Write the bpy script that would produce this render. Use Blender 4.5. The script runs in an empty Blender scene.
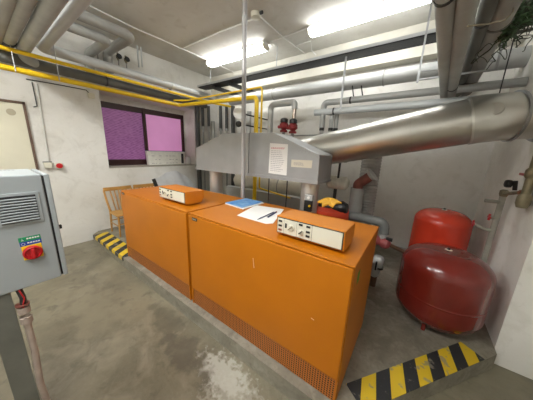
import bpy, bmesh, math, random
from mathutils import Vector as V, Matrix
random.seed(4)
S=bpy.context.scene
COL=S.collection
PI=math.pi
# ------------------------------------------------------------------ camera
F=208.075; CH=1.55
def _R():
    rx,ry,rz=1.7987,.0366,-.6247
    a=Matrix.Rotation(rx,3,'X');b=Matrix.Rotation(ry,3,'Y');c=Matrix.Rotation(rz,3,'Z')
    return a@b@c
R=_R()
cd=bpy.data.cameras.new('camera');cam=bpy.data.objects.new('camera',cd);COL.objects.link(cam)
cd.sensor_width=36;cd.lens=36*F/533;cd.clip_start=.02
m=Matrix((R[0],-R[1],-R[2])).transposed().to_4x4();m.translation=V((0,0,CH));cam.matrix_world=m
S.camera=cam
def at(ax,val,px,py):
    d=R.transposed()@V((px-266.5,py-200,F));i='xyz'.index(ax);o=V((0,0,CH));t=(val-o[i])/d[i];return o+d*t
W=-4.235;YB=3.73;CZ=3.18;HK=.132;XR=.71;YP=2.13;BT=1.02
# ------------------------------------------------------------------ materials
def mat(name,col,rough=.5,metal=0,noise=0,nscale=8,bump=0,bscale=60,emit=0,col2=None,spec=.5,coat=0):
    M=bpy.data.materials.new(name);M.use_nodes=True;nt=M.node_tree;b=nt.nodes['Principled BSDF']
    b.inputs['Base Color'].default_value=(*col,1);b.inputs['Roughness'].default_value=rough;b.inputs['Metallic'].default_value=metal
    b.inputs['Specular IOR Level'].default_value=spec;b.inputs['Coat Weight'].default_value=coat
    tc=nt.nodes.new('ShaderNodeTexCoord')
    if noise or col2:
        n=nt.nodes.new('ShaderNodeTexNoise');n.inputs['Scale'].default_value=nscale;n.inputs['Detail'].default_value=6
        nt.links.new(tc.outputs['Object'],n.inputs['Vector'])
        mx=nt.nodes.new('ShaderNodeMix');mx.data_type='RGBA'
        c2=col2 or tuple(c*(1-noise) for c in col)
        mx.inputs[6].default_value=(*col,1);mx.inputs[7].default_value=(*c2,1)
        rp=nt.nodes.new('ShaderNodeMapRange');rp.inputs[1].default_value=.35;rp.inputs[2].default_value=.7
        nt.links.new(n.outputs['Fac'],rp.inputs[0]);nt.links.new(rp.outputs[0],mx.inputs[0]);nt.links.new(mx.outputs[2],b.inputs['Base Color'])
    if bump:
        n2=nt.nodes.new('ShaderNodeTexNoise');n2.inputs['Scale'].default_value=bscale;n2.inputs['Detail'].default_value=4
        nt.links.new(tc.outputs['Object'],n2.inputs['Vector'])
        bp=nt.nodes.new('ShaderNodeBump');bp.inputs['Strength'].default_value=bump;bp.inputs['Distance'].default_value=.01
        nt.links.new(n2.outputs['Fac'],bp.inputs['Height']);nt.links.new(bp.outputs['Normal'],b.inputs['Normal'])
    if emit:
        b.inputs['Emission Color'].default_value=(1,1,.97,1);b.inputs['Emission Strength'].default_value=emit
    return M
def nodes(M): return M.node_tree,M.node_tree.nodes['Principled BSDF']
def N(nt,t,**k):
    n=nt.nodes.new(t)
    for a,v in k.items(): setattr(n,a,v)
    return n
# layered stains: list of (scale, lo, hi, colour, strength)
def stained(name,base,layers,rough=.7,bump=.2,bscale=30,rvar=0):
    M=bpy.data.materials.new(name);M.use_nodes=True;nt,b=nodes(M);tc=N(nt,'ShaderNodeTexCoord')
    b.inputs['Roughness'].default_value=rough
    prev=None
    for i,(sc,lo,hi,c,st) in enumerate(layers):
        n=N(nt,'ShaderNodeTexNoise');n.inputs['Scale'].default_value=sc;n.inputs['Detail'].default_value=8;n.inputs['Roughness'].default_value=.6;n.inputs['Distortion'].default_value=.6
        mp=N(nt,'ShaderNodeMapping');mp.inputs['Location'].default_value=(i*3.7,i*1.3,i*2.1);nt.links.new(tc.outputs['Object'],mp.inputs[0]);nt.links.new(mp.outputs[0],n.inputs['Vector'])
        r=N(nt,'ShaderNodeMapRange');r.inputs[1].default_value=lo;r.inputs[2].default_value=hi;r.inputs[4].default_value=st
        nt.links.new(n.outputs['Fac'],r.inputs[0])
        mx=N(nt,'ShaderNodeMix',data_type='RGBA');mx.inputs[6].default_value=(*base,1);mx.inputs[7].default_value=(*c,1)
        nt.links.new(r.outputs[0],mx.inputs[0])
        if prev: nt.links.new(prev.outputs[2],mx.inputs[6])
        prev=mx
    nt.links.new(prev.outputs[2],b.inputs['Base Color'])
    n=N(nt,'ShaderNodeTexNoise');n.inputs['Scale'].default_value=bscale;n.inputs['Detail'].default_value=6
    nt.links.new(tc.outputs['Object'],n.inputs['Vector'])
    bp=N(nt,'ShaderNodeBump');bp.inputs['Strength'].default_value=bump;bp.inputs['Distance'].default_value=.01
    nt.links.new(n.outputs['Fac'],bp.inputs['Height']);nt.links.new(bp.outputs['Normal'],b.inputs['Normal'])
    return M,nt,b,prev,tc
def blob(nt,b,prev,tc,cx,cy,rx,ry,c,st,nsc=6,sock=None):
    # one irregular stain of its own shape around (cx,cy)
    mp=N(nt,'ShaderNodeMapping',vector_type='TEXTURE');mp.inputs['Location'].default_value=(cx,cy,0);mp.inputs['Scale'].default_value=(rx,ry,4)
    n=N(nt,'ShaderNodeTexNoise');n.inputs['Scale'].default_value=nsc;n.inputs['Detail'].default_value=8
    nt.links.new(tc.outputs['Object'],n.inputs['Vector'])
    nt.links.new(tc.outputs['Object'],mp.inputs[0])
    le=N(nt,'ShaderNodeVectorMath',operation='LENGTH');nt.links.new(mp.outputs[0],le.inputs[0])
    a=N(nt,'ShaderNodeMath',operation='MULTIPLY_ADD');a.inputs[1].default_value=2.6;a.inputs[2].default_value=-1.3;nt.links.new(n.outputs['Fac'],a.inputs[0])
    s=N(nt,'ShaderNodeMath',operation='SUBTRACT');nt.links.new(le.outputs['Value'],s.inputs[0]);nt.links.new(a.outputs[0],s.inputs[1])
    r=N(nt,'ShaderNodeMapRange');r.inputs[1].default_value=1.05;r.inputs[2].default_value=.6;r.inputs[3].default_value=0;r.inputs[4].default_value=st
    nt.links.new(s.outputs[0],r.inputs[0])
    mx=N(nt,'ShaderNodeMix',data_type='RGBA');mx.inputs[7].default_value=(*c,1)
    nt.links.new(r.outputs[0],mx.inputs[0]);nt.links.new(prev.outputs[2],mx.inputs[6]);nt.links.new(mx.outputs[2],b.inputs['Base Color'])
    return mx
FL=stained('floor_concrete',(.225,.200,.137),[(1.3,.42,.62,(.125,.11,.077),.85),(4,.5,.68,(.27,.245,.18),.75),(9,.55,.7,(.09,.08,.055),.6),(40,.45,.7,(.21,.19,.14),.4)],rough=.45,bump=.25,bscale=14)
pv=FL[3]
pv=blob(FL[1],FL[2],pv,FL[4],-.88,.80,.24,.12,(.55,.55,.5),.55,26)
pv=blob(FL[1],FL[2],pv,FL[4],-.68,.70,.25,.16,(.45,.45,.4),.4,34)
pv=blob(FL[1],FL[2],pv,FL[4],-1.25,.72,.26,.14,(.09,.08,.06),.7,9)
pv=blob(FL[1],FL[2],pv,FL[4],-1.65,.82,.3,.10,(.10,.09,.065),.6,9)
pv=blob(FL[1],FL[2],pv,FL[4],-2.3,.45,.5,.2,(.30,.27,.19),.5,5)
M_floor=FL[0]
M_plat=stained('platform_concrete',(.27,.25,.20),[(3,.42,.62,(.17,.155,.12),.8),(9,.5,.68,(.36,.34,.28),.6),(30,.5,.7,(.14,.12,.09),.5)],rough=.6,bump=.3,bscale=20)[0]
M_wall=stained('wall_plaster',(.76,.75,.71),[(1.1,.45,.7,(.64,.62,.55),.6),(5,.52,.72,(.50,.48,.42),.45),(22,.6,.75,(.42,.39,.33),.25)],rough=.85,bump=.25,bscale=12)[0]
M_wall_lit=stained('wall_plaster_lit',(.86,.85,.81),[(1.1,.45,.7,(.72,.70,.63),.5),(5,.52,.72,(.62,.60,.53),.4),(22,.6,.75,(.5,.47,.4),.25)],rough=.85,bump=.25,bscale=12)[0]  # wall plaster in a lighter colour, making up for weak light in the alcove
M_ceil=stained('ceiling_plaster',(.66,.65,.61),[(1.2,.45,.65,(.56,.54,.49),.7),(6,.55,.72,(.48,.45,.40),.5)],rough=.85,bump=.45,bscale=9)[0]
M_pier=stained('pier_plaster',(.72,.73,.68),[(2,.45,.7,(.50,.50,.44),.6),(14,.6,.75,(.34,.32,.26),.4)],rough=.85,bump=.3,bscale=14)[0]
ORG=(.49,.152,.003)
M_or=mat('orange_enamel',ORG,.42,0,.10,3,.05,6,spec=.35)
M_or2=mat('orange_enamel_box',(.56,.185,.006),.4)
M_duct=mat('brushed_duct_steel',(.70,.69,.65),.34,.95,.15,3,.12,4)
M_gal=mat('galvanised_sheet',(.41,.42,.43),.42,.55,.16,5,.05,8)
M_steel=mat('stainless_steel',(.66,.64,.60),.38,.75,.12,3,.12,5)
M_pg=mat('grey_lagging',(.36,.36,.34),.6,0,.2,4,.08,8)
M_pg2=mat('pale_lagging',(.50,.51,.50),.45,.1,.12,4,.05,8)
M_pd=mat('dark_lagging',(.15,.15,.135),.6,0,.3,4)
M_pdk=mat('charcoal_lagging',(.06,.062,.06),.55)
M_pmid=mat('mid_grey_lagging',(.20,.21,.205),.55,0,.2,6)
M_pt=mat('taupe_lagging',(.40,.405,.385),.6,0,.25,5,.08,10)
M_foil=mat('aluminium_foil_lagging',(.42,.42,.40),.42,.3,.3,10,.4,25)
M_yel=mat('yellow_gas_paint',(.78,.52,.012),.35)
M_blk=mat('black_plastic',(.014,.014,.015),.4)
M_dk=mat('dark_metal',(.05,.05,.05),.5,.5)
M_tray=mat('black_tray_steel',(.022,.023,.026),.5,.3,bump=.3,bscale=40)
M_wht=mat('white_paint',(.78,.78,.76),.45)
M_crm=mat('cream_plastic',(.68,.66,.55),.45)
M_red1=mat('bright_red_enamel',(.80,.065,.028),.25,0,.15,3,coat=.4)
M_red2=mat('dark_red_enamel',(.20,.018,.012),.24,0,.2,4,coat=.5)
M_redv=mat('red_valve_paint',(.30,.02,.025),.45,0,.3,20)
M_redb=mat('red_plastic',(.5,.012,.018),.35)
M_redp=mat('red_pump_paint',(.85,.085,.035),.4)
M_wine=mat('worn_maroon_paint',(.27,.085,.065),.5,0,.4,15)
M_brass=mat('old_brass',(.33,.29,.19),.5,.5,.4,20)
M_brass2=mat('pale_worn_pipe',(.45,.44,.38),.55,.2,.3,12)
M_wood=mat('yellow_beech',(.55,.29,.075),.4,0,.25,8)
M_frame=mat('brown_window_frame',(.048,.018,.016),.4)
M_cab=mat('grey_cabinet_paint',(.34,.375,.39),.42)
M_post=mat('grey_post_paint',(.17,.175,.15),.6,0,.35,6)
M_blue=mat('blue_cover',(.04,.22,.62),.3,0,0,20,col2=(.25,.5,.8))
M_pap=mat('paper',(.82,.81,.79),.7)
M_navy=mat('navy_plastic',(.02,.03,.10),.35)
M_ink=mat('ink_grey',(.30,.29,.32),.7)
M_inkr=mat('ink_red',(.6,.25,.27),.7)
M_grn=mat('sticker_green',(.01,.27,.11),.4)
M_blu=mat('sticker_blue',(.012,.045,.33),.4)
M_yl=mat('switch_yellow',(.85,.55,.01),.4)
M_cop=mat('tarnished_steel',(.42,.35,.30),.3,.9)
M_door=mat('door_cream',(.70,.67,.53),.6,0,.1,3)
M_rust=mat('rust_brown',(.13,.07,.04),.8)
M_pink=mat('dirty_pink_plastic',(.42,.34,.29),.55,0,.25,14)
M_leaf=mat('dark_green_leaf',(.03,.07,.02),.6,0,.4,9)
M_stem=mat('dark_stem',(.04,.045,.025),.8)
M_film=mat('white_film',(.84,.85,.86),.35,0,.1,8,.9,7)
M_lamp=mat('lit_diffuser',(.95,.95,.93),.4,emit=21)
M_lamp_added=mat('added_lamp_diffuser',(.95,.95,.93),.4,emit=56)  # stronger glow for the added tubes out of view
M_lampb=mat('fixture_white',(.72,.72,.70),.4)
# painted hazard stripes along local x
def stripes(name,per,phase,skew):
    M=bpy.data.materials.new(name);M.use_nodes=True;nt,b=nodes(M);tc=N(nt,'ShaderNodeTexCoord');sp=N(nt,'ShaderNodeSeparateXYZ');nt.links.new(tc.outputs['Object'],sp.inputs[0])
    a=N(nt,'ShaderNodeMath',operation='MULTIPLY_ADD');a.inputs[1].default_value=skew;nt.links.new(sp.outputs[1],a.inputs[0]);nt.links.new(sp.outputs[0],a.inputs[2])
    z=N(nt,'ShaderNodeMath',operation='MULTIPLY_ADD');z.inputs[1].default_value=1/per;z.inputs[2].default_value=phase+50;nt.links.new(a.outputs[0],z.inputs[0])
    fr=N(nt,'ShaderNodeMath',operation='FRACT');nt.links.new(z.outputs[0],fr.inputs[0])
    g=N(nt,'ShaderNodeMath',operation='GREATER_THAN');g.inputs[1].default_value=.5;nt.links.new(fr.outputs[0],g.inputs[0])
    mx=N(nt,'ShaderNodeMix',data_type='RGBA');mx.inputs[6].default_value=(.025,.027,.03,1);mx.inputs[7].default_value=(.72,.50,.02,1);nt.links.new(g.outputs[0],mx.inputs[0])
    n=N(nt,'ShaderNodeTexNoise');n.inputs['Scale'].default_value=16;n.inputs['Detail'].default_value=7;nt.links.new(tc.outputs['Object'],n.inputs['Vector'])
    r=N(nt,'ShaderNodeMapRange');r.inputs[1].default_value=.58;r.inputs[2].default_value=.64;r.inputs[4].default_value=.75;nt.links.new(n.outputs['Fac'],r.inputs[0])
    m2=N(nt,'ShaderNodeMix',data_type='RGBA');m2.inputs[7].default_value=(.27,.25,.2,1);nt.links.new(mx.outputs[2],m2.inputs[6]);nt.links.new(r.outputs[0],m2.inputs[0]);nt.links.new(m2.outputs[2],b.inputs['Base Color'])
    b.inputs['Roughness'].default_value=.55
    return M
def perforated():
    M=bpy.data.materials.new('perforated_orange_grille');M.use_nodes=True;nt,b=nodes(M);tc=N(nt,'ShaderNodeTexCoord');sp=N(nt,'ShaderNodeSeparateXYZ');nt.links.new(tc.outputs['Object'],sp.inputs[0])
    k=2*PI/.016
    def cs(sock,kk):
        a=N(nt,'ShaderNodeMath',operation='MULTIPLY');a.inputs[1].default_value=kk;nt.links.new(sock,a.inputs[0])
        c=N(nt,'ShaderNodeMath',operation='COSINE');nt.links.new(a.outputs[0],c.inputs[0]);return c
    p=N(nt,'ShaderNodeMath',operation='MULTIPLY');nt.links.new(cs(sp.outputs[0],k/2).outputs[0],p.inputs[0]);nt.links.new(cs(sp.outputs[2],k/2).outputs[0],p.inputs[1])
    ab=N(nt,'ShaderNodeMath',operation='ABSOLUTE');nt.links.new(p.outputs[0],ab.inputs[0])
    g=N(nt,'ShaderNodeMath',operation='GREATER_THAN');g.inputs[1].default_value=.5;nt.links.new(ab.outputs[0],g.inputs[0])
    mx=N(nt,'ShaderNodeMix',data_type='RGBA');mx.inputs[6].default_value=(.45,.14,.02,1);mx.inputs[7].default_value=(.02,.008,.003,1);nt.links.new(g.outputs[0],mx.inputs[0]);nt.links.new(mx.outputs[2],b.inputs['Base Color'])
    b.inputs['Roughness'].default_value=.5
    return M
M_perf=perforated()
def patterned_glass():
    M=bpy.data.materials.new('purple_patterned_glass');M.use_nodes=True;nt,b=nodes(M);tc=N(nt,'ShaderNodeTexCoord')
    mp=N(nt,'ShaderNodeMapping');mp.inputs['Scale'].default_value=(1,.55,1.5);mp.inputs['Rotation'].default_value=(.6,0,0);nt.links.new(tc.outputs['Object'],mp.inputs[0]);v=N(nt,'ShaderNodeTexVoronoi');v.inputs['Scale'].default_value=26;v.inputs['Randomness'].default_value=.35;nt.links.new(mp.outputs[0],v.inputs['Vector'])
    mx=N(nt,'ShaderNodeMix',data_type='RGBA');mx.inputs[6].default_value=(.20,.07,.19,1);mx.inputs[7].default_value=(.34,.14,.32,1);nt.links.new(v.outputs['Distance'],mx.inputs[0])
    mr=N(nt,'ShaderNodeMapRange');mr.inputs[1].default_value=.1;mr.inputs[2].default_value=.7;nt.links.new(v.outputs['Distance'],mr.inputs[0]);nt.links.new(mr.outputs[0],mx.inputs[0])
    nt.links.new(mx.outputs[2],b.inputs['Base Color']);nt.links.new(mx.outputs[2],b.inputs['Emission Color']);b.inputs['Emission Strength'].default_value=.35
    b.inputs['Roughness'].default_value=.25
    bp=N(nt,'ShaderNodeBump');bp.inputs['Strength'].default_value=.4;nt.links.new(v.outputs['Distance'],bp.inputs['Height']);nt.links.new(bp.outputs['Normal'],b.inputs['Normal'])
    return M
M_pane1=patterned_glass()
M_pane2=mat('pink_frosted_glass',(.50,.22,.42),.25,0,.12,3);_b=M_pane2.node_tree.nodes['Principled BSDF'];_b.inputs['Emission Color'].default_value=(.62,.27,.50,1);_b.inputs['Emission Strength'].default_value=.48
# ------------------------------------------------------------------ helpers
def tag(o,label=None,cat=None,group=None,kind=None):
    if label:o['label']=label
    if cat:o['category']=cat
    if group:o['group']=group
    if kind:o['kind']=kind
    return o
def empty(name,loc,rz=0,**k):
    o=bpy.data.objects.new(name,None);COL.objects.link(o);o.location=loc;o.rotation_euler.z=rz;o.empty_display_size=.1
    return tag(o,**k)
def wmat(o):
    M=Matrix.LocRotScale(o.location,o.rotation_euler,o.scale)
    return wmat(o.parent)@M if o.parent else M
def obj(name,bm,m,parent=None,smooth=False,loc=None,rz=0,bevel=0,**k):
    """bm is in world space unless loc is given (then it is local to the parent)"""
    org=V((0,0,0))
    if loc is None:
        if parent: bmesh.ops.transform(bm,matrix=wmat(parent).inverted(),verts=bm.verts[:])
        elif k.get('kind')!='structure':
            c=[[v.co[i] for v in bm.verts] for i in range(3)]
            org=V(((min(c[0])+max(c[0]))/2,(min(c[1])+max(c[1]))/2,min(c[2])))
            bmesh.ops.translate(bm,vec=-org,verts=bm.verts[:])
    me=bpy.data.meshes.new(name);bm.normal_update();bm.to_mesh(me);bm.free()
    if smooth:
        for p in me.polygons:p.use_smooth=True
        me.set_sharp_from_angle(angle=math.radians(38))
    me.materials.append(m);o=bpy.data.objects.new(name,me);COL.objects.link(o)
    o.location=org if loc is None else loc;o.rotation_euler.z=rz
    if parent:o.parent=parent
    if bevel:
        b=o.modifiers.new('b','BEVEL');b.width=bevel;b.segments=2;b.limit_method='ANGLE'
    return tag(o,**k)
def NB(): return bmesh.new()
def box(bm,x0,x1,y0,y1,z0,z1):
    vs=[bm.verts.new((x,y,z)) for x in(x0,x1) for y in(y0,y1) for z in(z0,z1)]
    for f in((0,1,3,2),(4,6,7,5),(0,4,5,1),(2,3,7,6),(0,2,6,4),(1,5,7,3)):bm.faces.new([vs[i] for i in f])
    return bm
def bx(*a): return box(NB(),*a)
def obox(bm,c,ux,uy,uz,hx,hy,hz):
    vs=[bm.verts.new(V(c)+ux*hx*a+uy*hy*b+uz*hz*d) for a in(-1,1) for b in(-1,1) for d in(-1,1)]
    for f in((0,1,3,2),(4,6,7,5),(0,4,5,1),(2,3,7,6),(0,2,6,4),(1,5,7,3)):bm.faces.new([vs[i] for i in f])
    return bm
def bar(bm,a,b,w,h=None):
    a=V(a);b=V(b);d=(b-a);L=d.length;d.normalize();up=V((0,0,1)) if abs(d.z)<.9 else V((0,1,0));s=d.cross(up).normalized();u=s.cross(d)
    return obox(bm,(a+b)/2,d,s,u,L/2,w/2,(h or w)/2)
def prism(poly,ax,v0,v1,bm=None):
    bm=bm or NB()
    def mk(p,v):
        if ax=='y':return(p[0],v,p[1])
        if ax=='x':return(v,p[0],p[1])
        return(p[0],p[1],v)
    a=[bm.verts.new(mk(p,v0)) for p in poly];b=[bm.verts.new(mk(p,v1)) for p in poly]
    bm.faces.new(a);bm.faces.new(b[::-1]);n=len(poly)
    for i in range(n):bm.faces.new((a[i],b[i],b[(i+1)%n],a[(i+1)%n]))
    bmesh.ops.recalc_face_normals(bm,faces=bm.faces);return bm
def fillet(pts,r,seg=7):
    pts=[V(p) for p in pts];out=[pts[0]]
    for i in range(1,len(pts)-1):
        p=pts[i];a=(pts[i-1]-p);b=(pts[i+1]-p);la,lb=a.length,b.length;a.normalize();b.normalize()
        ang=a.angle(b)
        if ang>PI-.05: out.append(p);continue
        t=min(r/math.tan(ang/2),la*.48,lb*.48);rr=t*math.tan(ang/2)
        s=p+a*t;e=p+b*t;c=p+(a+b).normalized()*(rr/math.sin(ang/2))
        for k in range(seg+1):
            q=k/seg;v1=(s-c);v2=(e-c);th=v1.angle(v2)
            out.append(c+(v1*math.sin((1-q)*th)+v2*math.sin(q*th))/math.sin(th))
    out.append(pts[-1]);return out
def tube(bm,pts,r,n=18,bend=0,cap=True):
    pts=fillet(pts,bend) if bend else [V(p) for p in pts]
    rs=r if isinstance(r,(list,tuple)) else [r]*len(pts)
    d=(pts[1]-pts[0]).normalized();u=d.orthogonal().normalized();rings=[]
    for i,p in enumerate(pts):
        if i==0:t=d
        elif i==len(pts)-1:t=(p-pts[i-1]).normalized()
        else:t=((p-pts[i-1]).normalized()+(pts[i+1]-p).normalized()).normalized()
        u=(u-t*u.dot(t)).normalized();w=t.cross(u)
        rings.append([bm.verts.new(p+(u*math.cos(2*PI*k/n)+w*math.sin(2*PI*k/n))*rs[i]) for k in range(n)])
    for a,b in zip(rings,rings[1:]):
        for k in range(n):bm.faces.new((a[k],a[(k+1)%n],b[(k+1)%n],b[k]))
    if cap:bm.faces.new(rings[0][::-1]);bm.faces.new(rings[-1])
    return bm
def tb(pts,r,n=18,bend=0): return tube(NB(),pts,r,n,bend)
def lathe(bm,c,ax,prof,n=32):
    # prof: list of (radius, distance along axis); closed at both ends
    ax=V(ax).normalized();u=ax.orthogonal().normalized();w=ax.cross(u);c=V(c);rings=[]
    for r,h in prof:
        r=max(r,1e-4);rings.append([bm.verts.new(c+ax*h+(u*math.cos(2*PI*k/n)+w*math.sin(2*PI*k/n))*r) for k in range(n)])
    for a,b in zip(rings,rings[1:]):
        for k in range(n):bm.faces.new((a[k],a[(k+1)%n],b[(k+1)%n],b[k]))
    bm.faces.new(rings[0][::-1]);bm.faces.new(rings[-1]);return bm
def lt(c,ax,prof,n=32): return lathe(NB(),c,ax,prof,n)
def copy_tree(o,parent=None):
    c=o.copy();COL.objects.link(c)
    if parent:c.parent=parent
    for ch in list(o.children):copy_tree(ch,c)
    return c
def pipe(name,pts,r,m,label,cat='pipe',bend=.1,group=None,n=20,collars=(),cm=None,cn='collar'):
    """a pipe is an empty at its first point with a run and its collars"""
    if not collars:
        return obj(name,tb(pts,r,n,bend),m,smooth=True,label=label,cat=cat,group=group)
    t=empty(name,V(pts[0]),label=label,cat=cat,group=group)
    obj('pipe_run',tb(pts,r,n,bend),m,t,smooth=True)
    for c in collars:
        p,d=V(c[0]),V(c[1]).normalized();L=c[2] if len(c)>2 else .03
        obj(cn,tb([p-d*L/2,p+d*L/2],r*1.08,n),cm or M_dk,t,smooth=True)
    return t
# ------------------------------------------------------------------ setting
T=.2
def st(name,bm,m,**k): return obj(name,bm,m,kind='structure',**k)
st('floor',bx(W-.6,2.6,-2,YB+.2,-.2,0),M_floor)
st('ceiling',bx(W-.6,2.6,-2,YB+.2,CZ,CZ+.2),M_ceil)
# left wall with the window opening
y0,y1,z0,z1=1.335,3.06,1.19,2.40
bm=NB();box(bm,W-.5,W,-2,y0,0,CZ);box(bm,W-.5,W,y1,YB+.2,0,CZ);box(bm,W-.5,W,y0,y1,0,z0);box(bm,W-.5,W,y0,y1,z1,CZ)
st('wall_left',bm,M_wall)
st('wall_back',bx(W-.5,2.6,YB,YB+.2,0,CZ),M_wall_lit)
st('wall_right',bx(XR,XR+.9,YP,YB,0,CZ),M_wall_lit)
st('wall_near_right',bx(1.61,1.8,-2,YP+.2,0,CZ),M_wall)
st('wall_front',bx(W-.5,1.8,-2,-1.8,0,CZ),M_wall)
# raised platform
a=at('z',HK,398,397);b=at('z',HK,482,361);d=(b-a);d.z=0;d.normalize()
pa=a+d*((.946-a.y)/d.y);pb=a+d*((XR-a.x)/d.x);print('diag',a,b,pa,pb)
if pb.y>YP: pass
poly=[(-4.235,1.06),(-4.19,1.02),(-4.10,.946),(pa.x,.946),(pb.x,pb.y),(XR,YB),(W,YB)]
st('trim_1',prism(poly,'z',0,HK),M_plat)
# downstand beam at the back wall
tz=at('y',3.55,400,53).z;bz=at('y',3.55,400,60).z
st('trim_2',bx(W,XR,3.55,YB,bz,CZ),mat('beam_plaster',(.70,.68,.60),.8,0,.12,4))
# hazard stripes
L=(pb-pa).length;nrm=V((-d.y,d.x,0))
def strip(name,o,ang,L,w,m,label):
    ob=obj(name,bx(0,L,0,w,0,.006),m,loc=o,rz=ang,kind='structure');return ob
n0=pa+d*.0
strip('trim_3',V((pa.x,pa.y,HK-.001))+d*.15,math.atan2(d.y,d.x),(b-pa).length-.15+.03,.15,stripes('hazard_stripes_right',.235,.62,-1.0),'')
strip('trim_4',V((-4.07,.948,HK-.001)),0,1.14,.19,stripes('hazard_stripes_left',.225,.1,.7),'')
strip('trim_5',V((-4.07,.94,HK-.045)),0,1.14,.007,stripes('hazard_stripes_left_face',.225,.1,0),'').scale=(1,1,7)
# door on the left wall
dt=at('x',W,24,103);dy=dt.y
t=empty('door_1',(W,dy-.45,0),kind='structure')
obj('door_leaf',bx(W+.001,W+.02,dy-.93,dy-.02,.02,dt.z-.02),M_door,t)
bm=NB();box(bm,W+.001,W+.03,dy-.02,dy+.005,0,dt.z+.01);box(bm,W+.001,W+.03,dy-.97,dy-.93,0,dt.z+.01);box(bm,W+.001,W+.03,dy-.97,dy,dt.z-.02,dt.z+.01)
obj('door_frame',bm,mat('rusty_frame',(.16,.10,.07),.7,0,.4,10),t)
hp=at('x',W+.02,11,112)
obj('door_hole',lt(hp,(1,0,0),[(.035,0),(.04,.002),(.03,.004)]),mat('hole_brown',(.42,.38,.28),.8),t,smooth=True)
# window
XW=-4.60
t=empty('window_1',(XW,2.2,1.2),kind='structure')
ym=at('x',XW,145,125).y;zt=2.30;zb=1.215
bm=NB();box(bm,XW-.05,XW,y0,y1-.03,zt-.10,zt);box(bm,XW-.05,XW,y0,y1-.03,z0,zb+.09);box(bm,XW-.05,XW,y0,y0+.1,z0,zt);box(bm,XW-.05,XW,y1-.10,y1-.03,z0,zt)
obj('window_frame',bm,M_frame,t,bevel=.005)
obj('mullion',bx(XW-.04,XW+.015,ym-.035,ym+.02,zb,zt),M_frame,t)
obj('window_pane',bx(XW-.035,XW-.025,y0+.05,ym-.02,zb+.05,zt-.06),M_pane1,t,label='purple patterned glass pane')
obj('window_pane',bx(XW-.030,XW-.020,ym,y1-.08,zb+.05,zt-.06),M_pane2,t,label='pink frosted glass pane')
bm=NB();box(bm,XW-.06,XW-.0,y0,y1,zt,z1);box(bm,XW-.06,XW-.0,y1-.03,y1,z0,zt)
obj('window_lining',bm,M_wall,t)
obj('window_sill',bx(XW-.0,W+.004,y0,y1,z0-.01,z0+.008),mat('sill_stone',(.42,.40,.33),.6,0,.2,10),t)
# ------------------------------------------------------------------ boilers
def boiler(x0,x1,label,right):
    t=empty('boiler',((x0+x1)/2,1.38,HK),label=label,cat='boiler',group='orange boilers on the platform')
    yf,yr=1.0,1.745;pz=.292
    obj('casing',bx(x0,x1,yf+.02,yr,HK+.004,BT-.012),M_or,t,bevel=.006)
    obj('top_panel',bx(x0-.001,x1+.001,yf+.004,yr+.004,BT-.012,BT),M_or,t,bevel=.004)
    obj('front_panel',bx(x0+.006,x1-.004,yf,yf+.02,pz+.004,BT-.016),M_or,t,bevel=.006)
    obj('perforated_panel',bx(x0+.02,x1-.012,yf+.008,yf+.02,HK+.006,pz),M_perf,t)
    obj('corner_strip',bx(x0+.006,x0+.02,yf+.002,yf+.02,HK+.004,pz),M_or,t)
    obj('corner_strip',bx(x1-.012,x1-.004,yf+.002,yf+.02,HK+.004,pz),M_or,t)
    bd=at('y',yf-.002,*( (194.5,219.5) if right else (123,193.5)))
    bw=.034
    b=obj('badge',bx(bd.x-bw,bd.x+bw,yf-.004,yf,bd.z-.013,bd.z+.013),M_blk,t,bevel=.003)
    bm=NB()
    for k in range(3): box(bm,bd.x-.022+k*.016,bd.x-.012+k*.016,yf-.0055,yf-.004,bd.z-.005,bd.z+.005)
    obj('emblem',bm,M_gal,b)
    return t
bl=boiler(-2.925,-1.553,'orange sheet-metal boiler nearer the window wall, smaller in view, with control box on top',False)
br=boiler(-1.525,-.168,'large orange boiler in front, nearest the red tanks, with book and papers on top',True)
sk=at('x',-.167,358,270)
obj('sticker',bx(-.168,-.1665,1.12,1.17,.86,.93),mat('leaf_green_sticker',(.05,.30,.03),.5),br)
# scratches on front
M_scr=mat('scratch',(.75,.5,.35),.6)
for p,q in(((311,318),(314,320)),((253,258),(254,268))):
    A=at('y',.999,*p);B=at('y',.999,*q);bm=NB();bar(bm,A,B,.003,.003);obj('scratch_mark',bm,M_scr,br)
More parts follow.
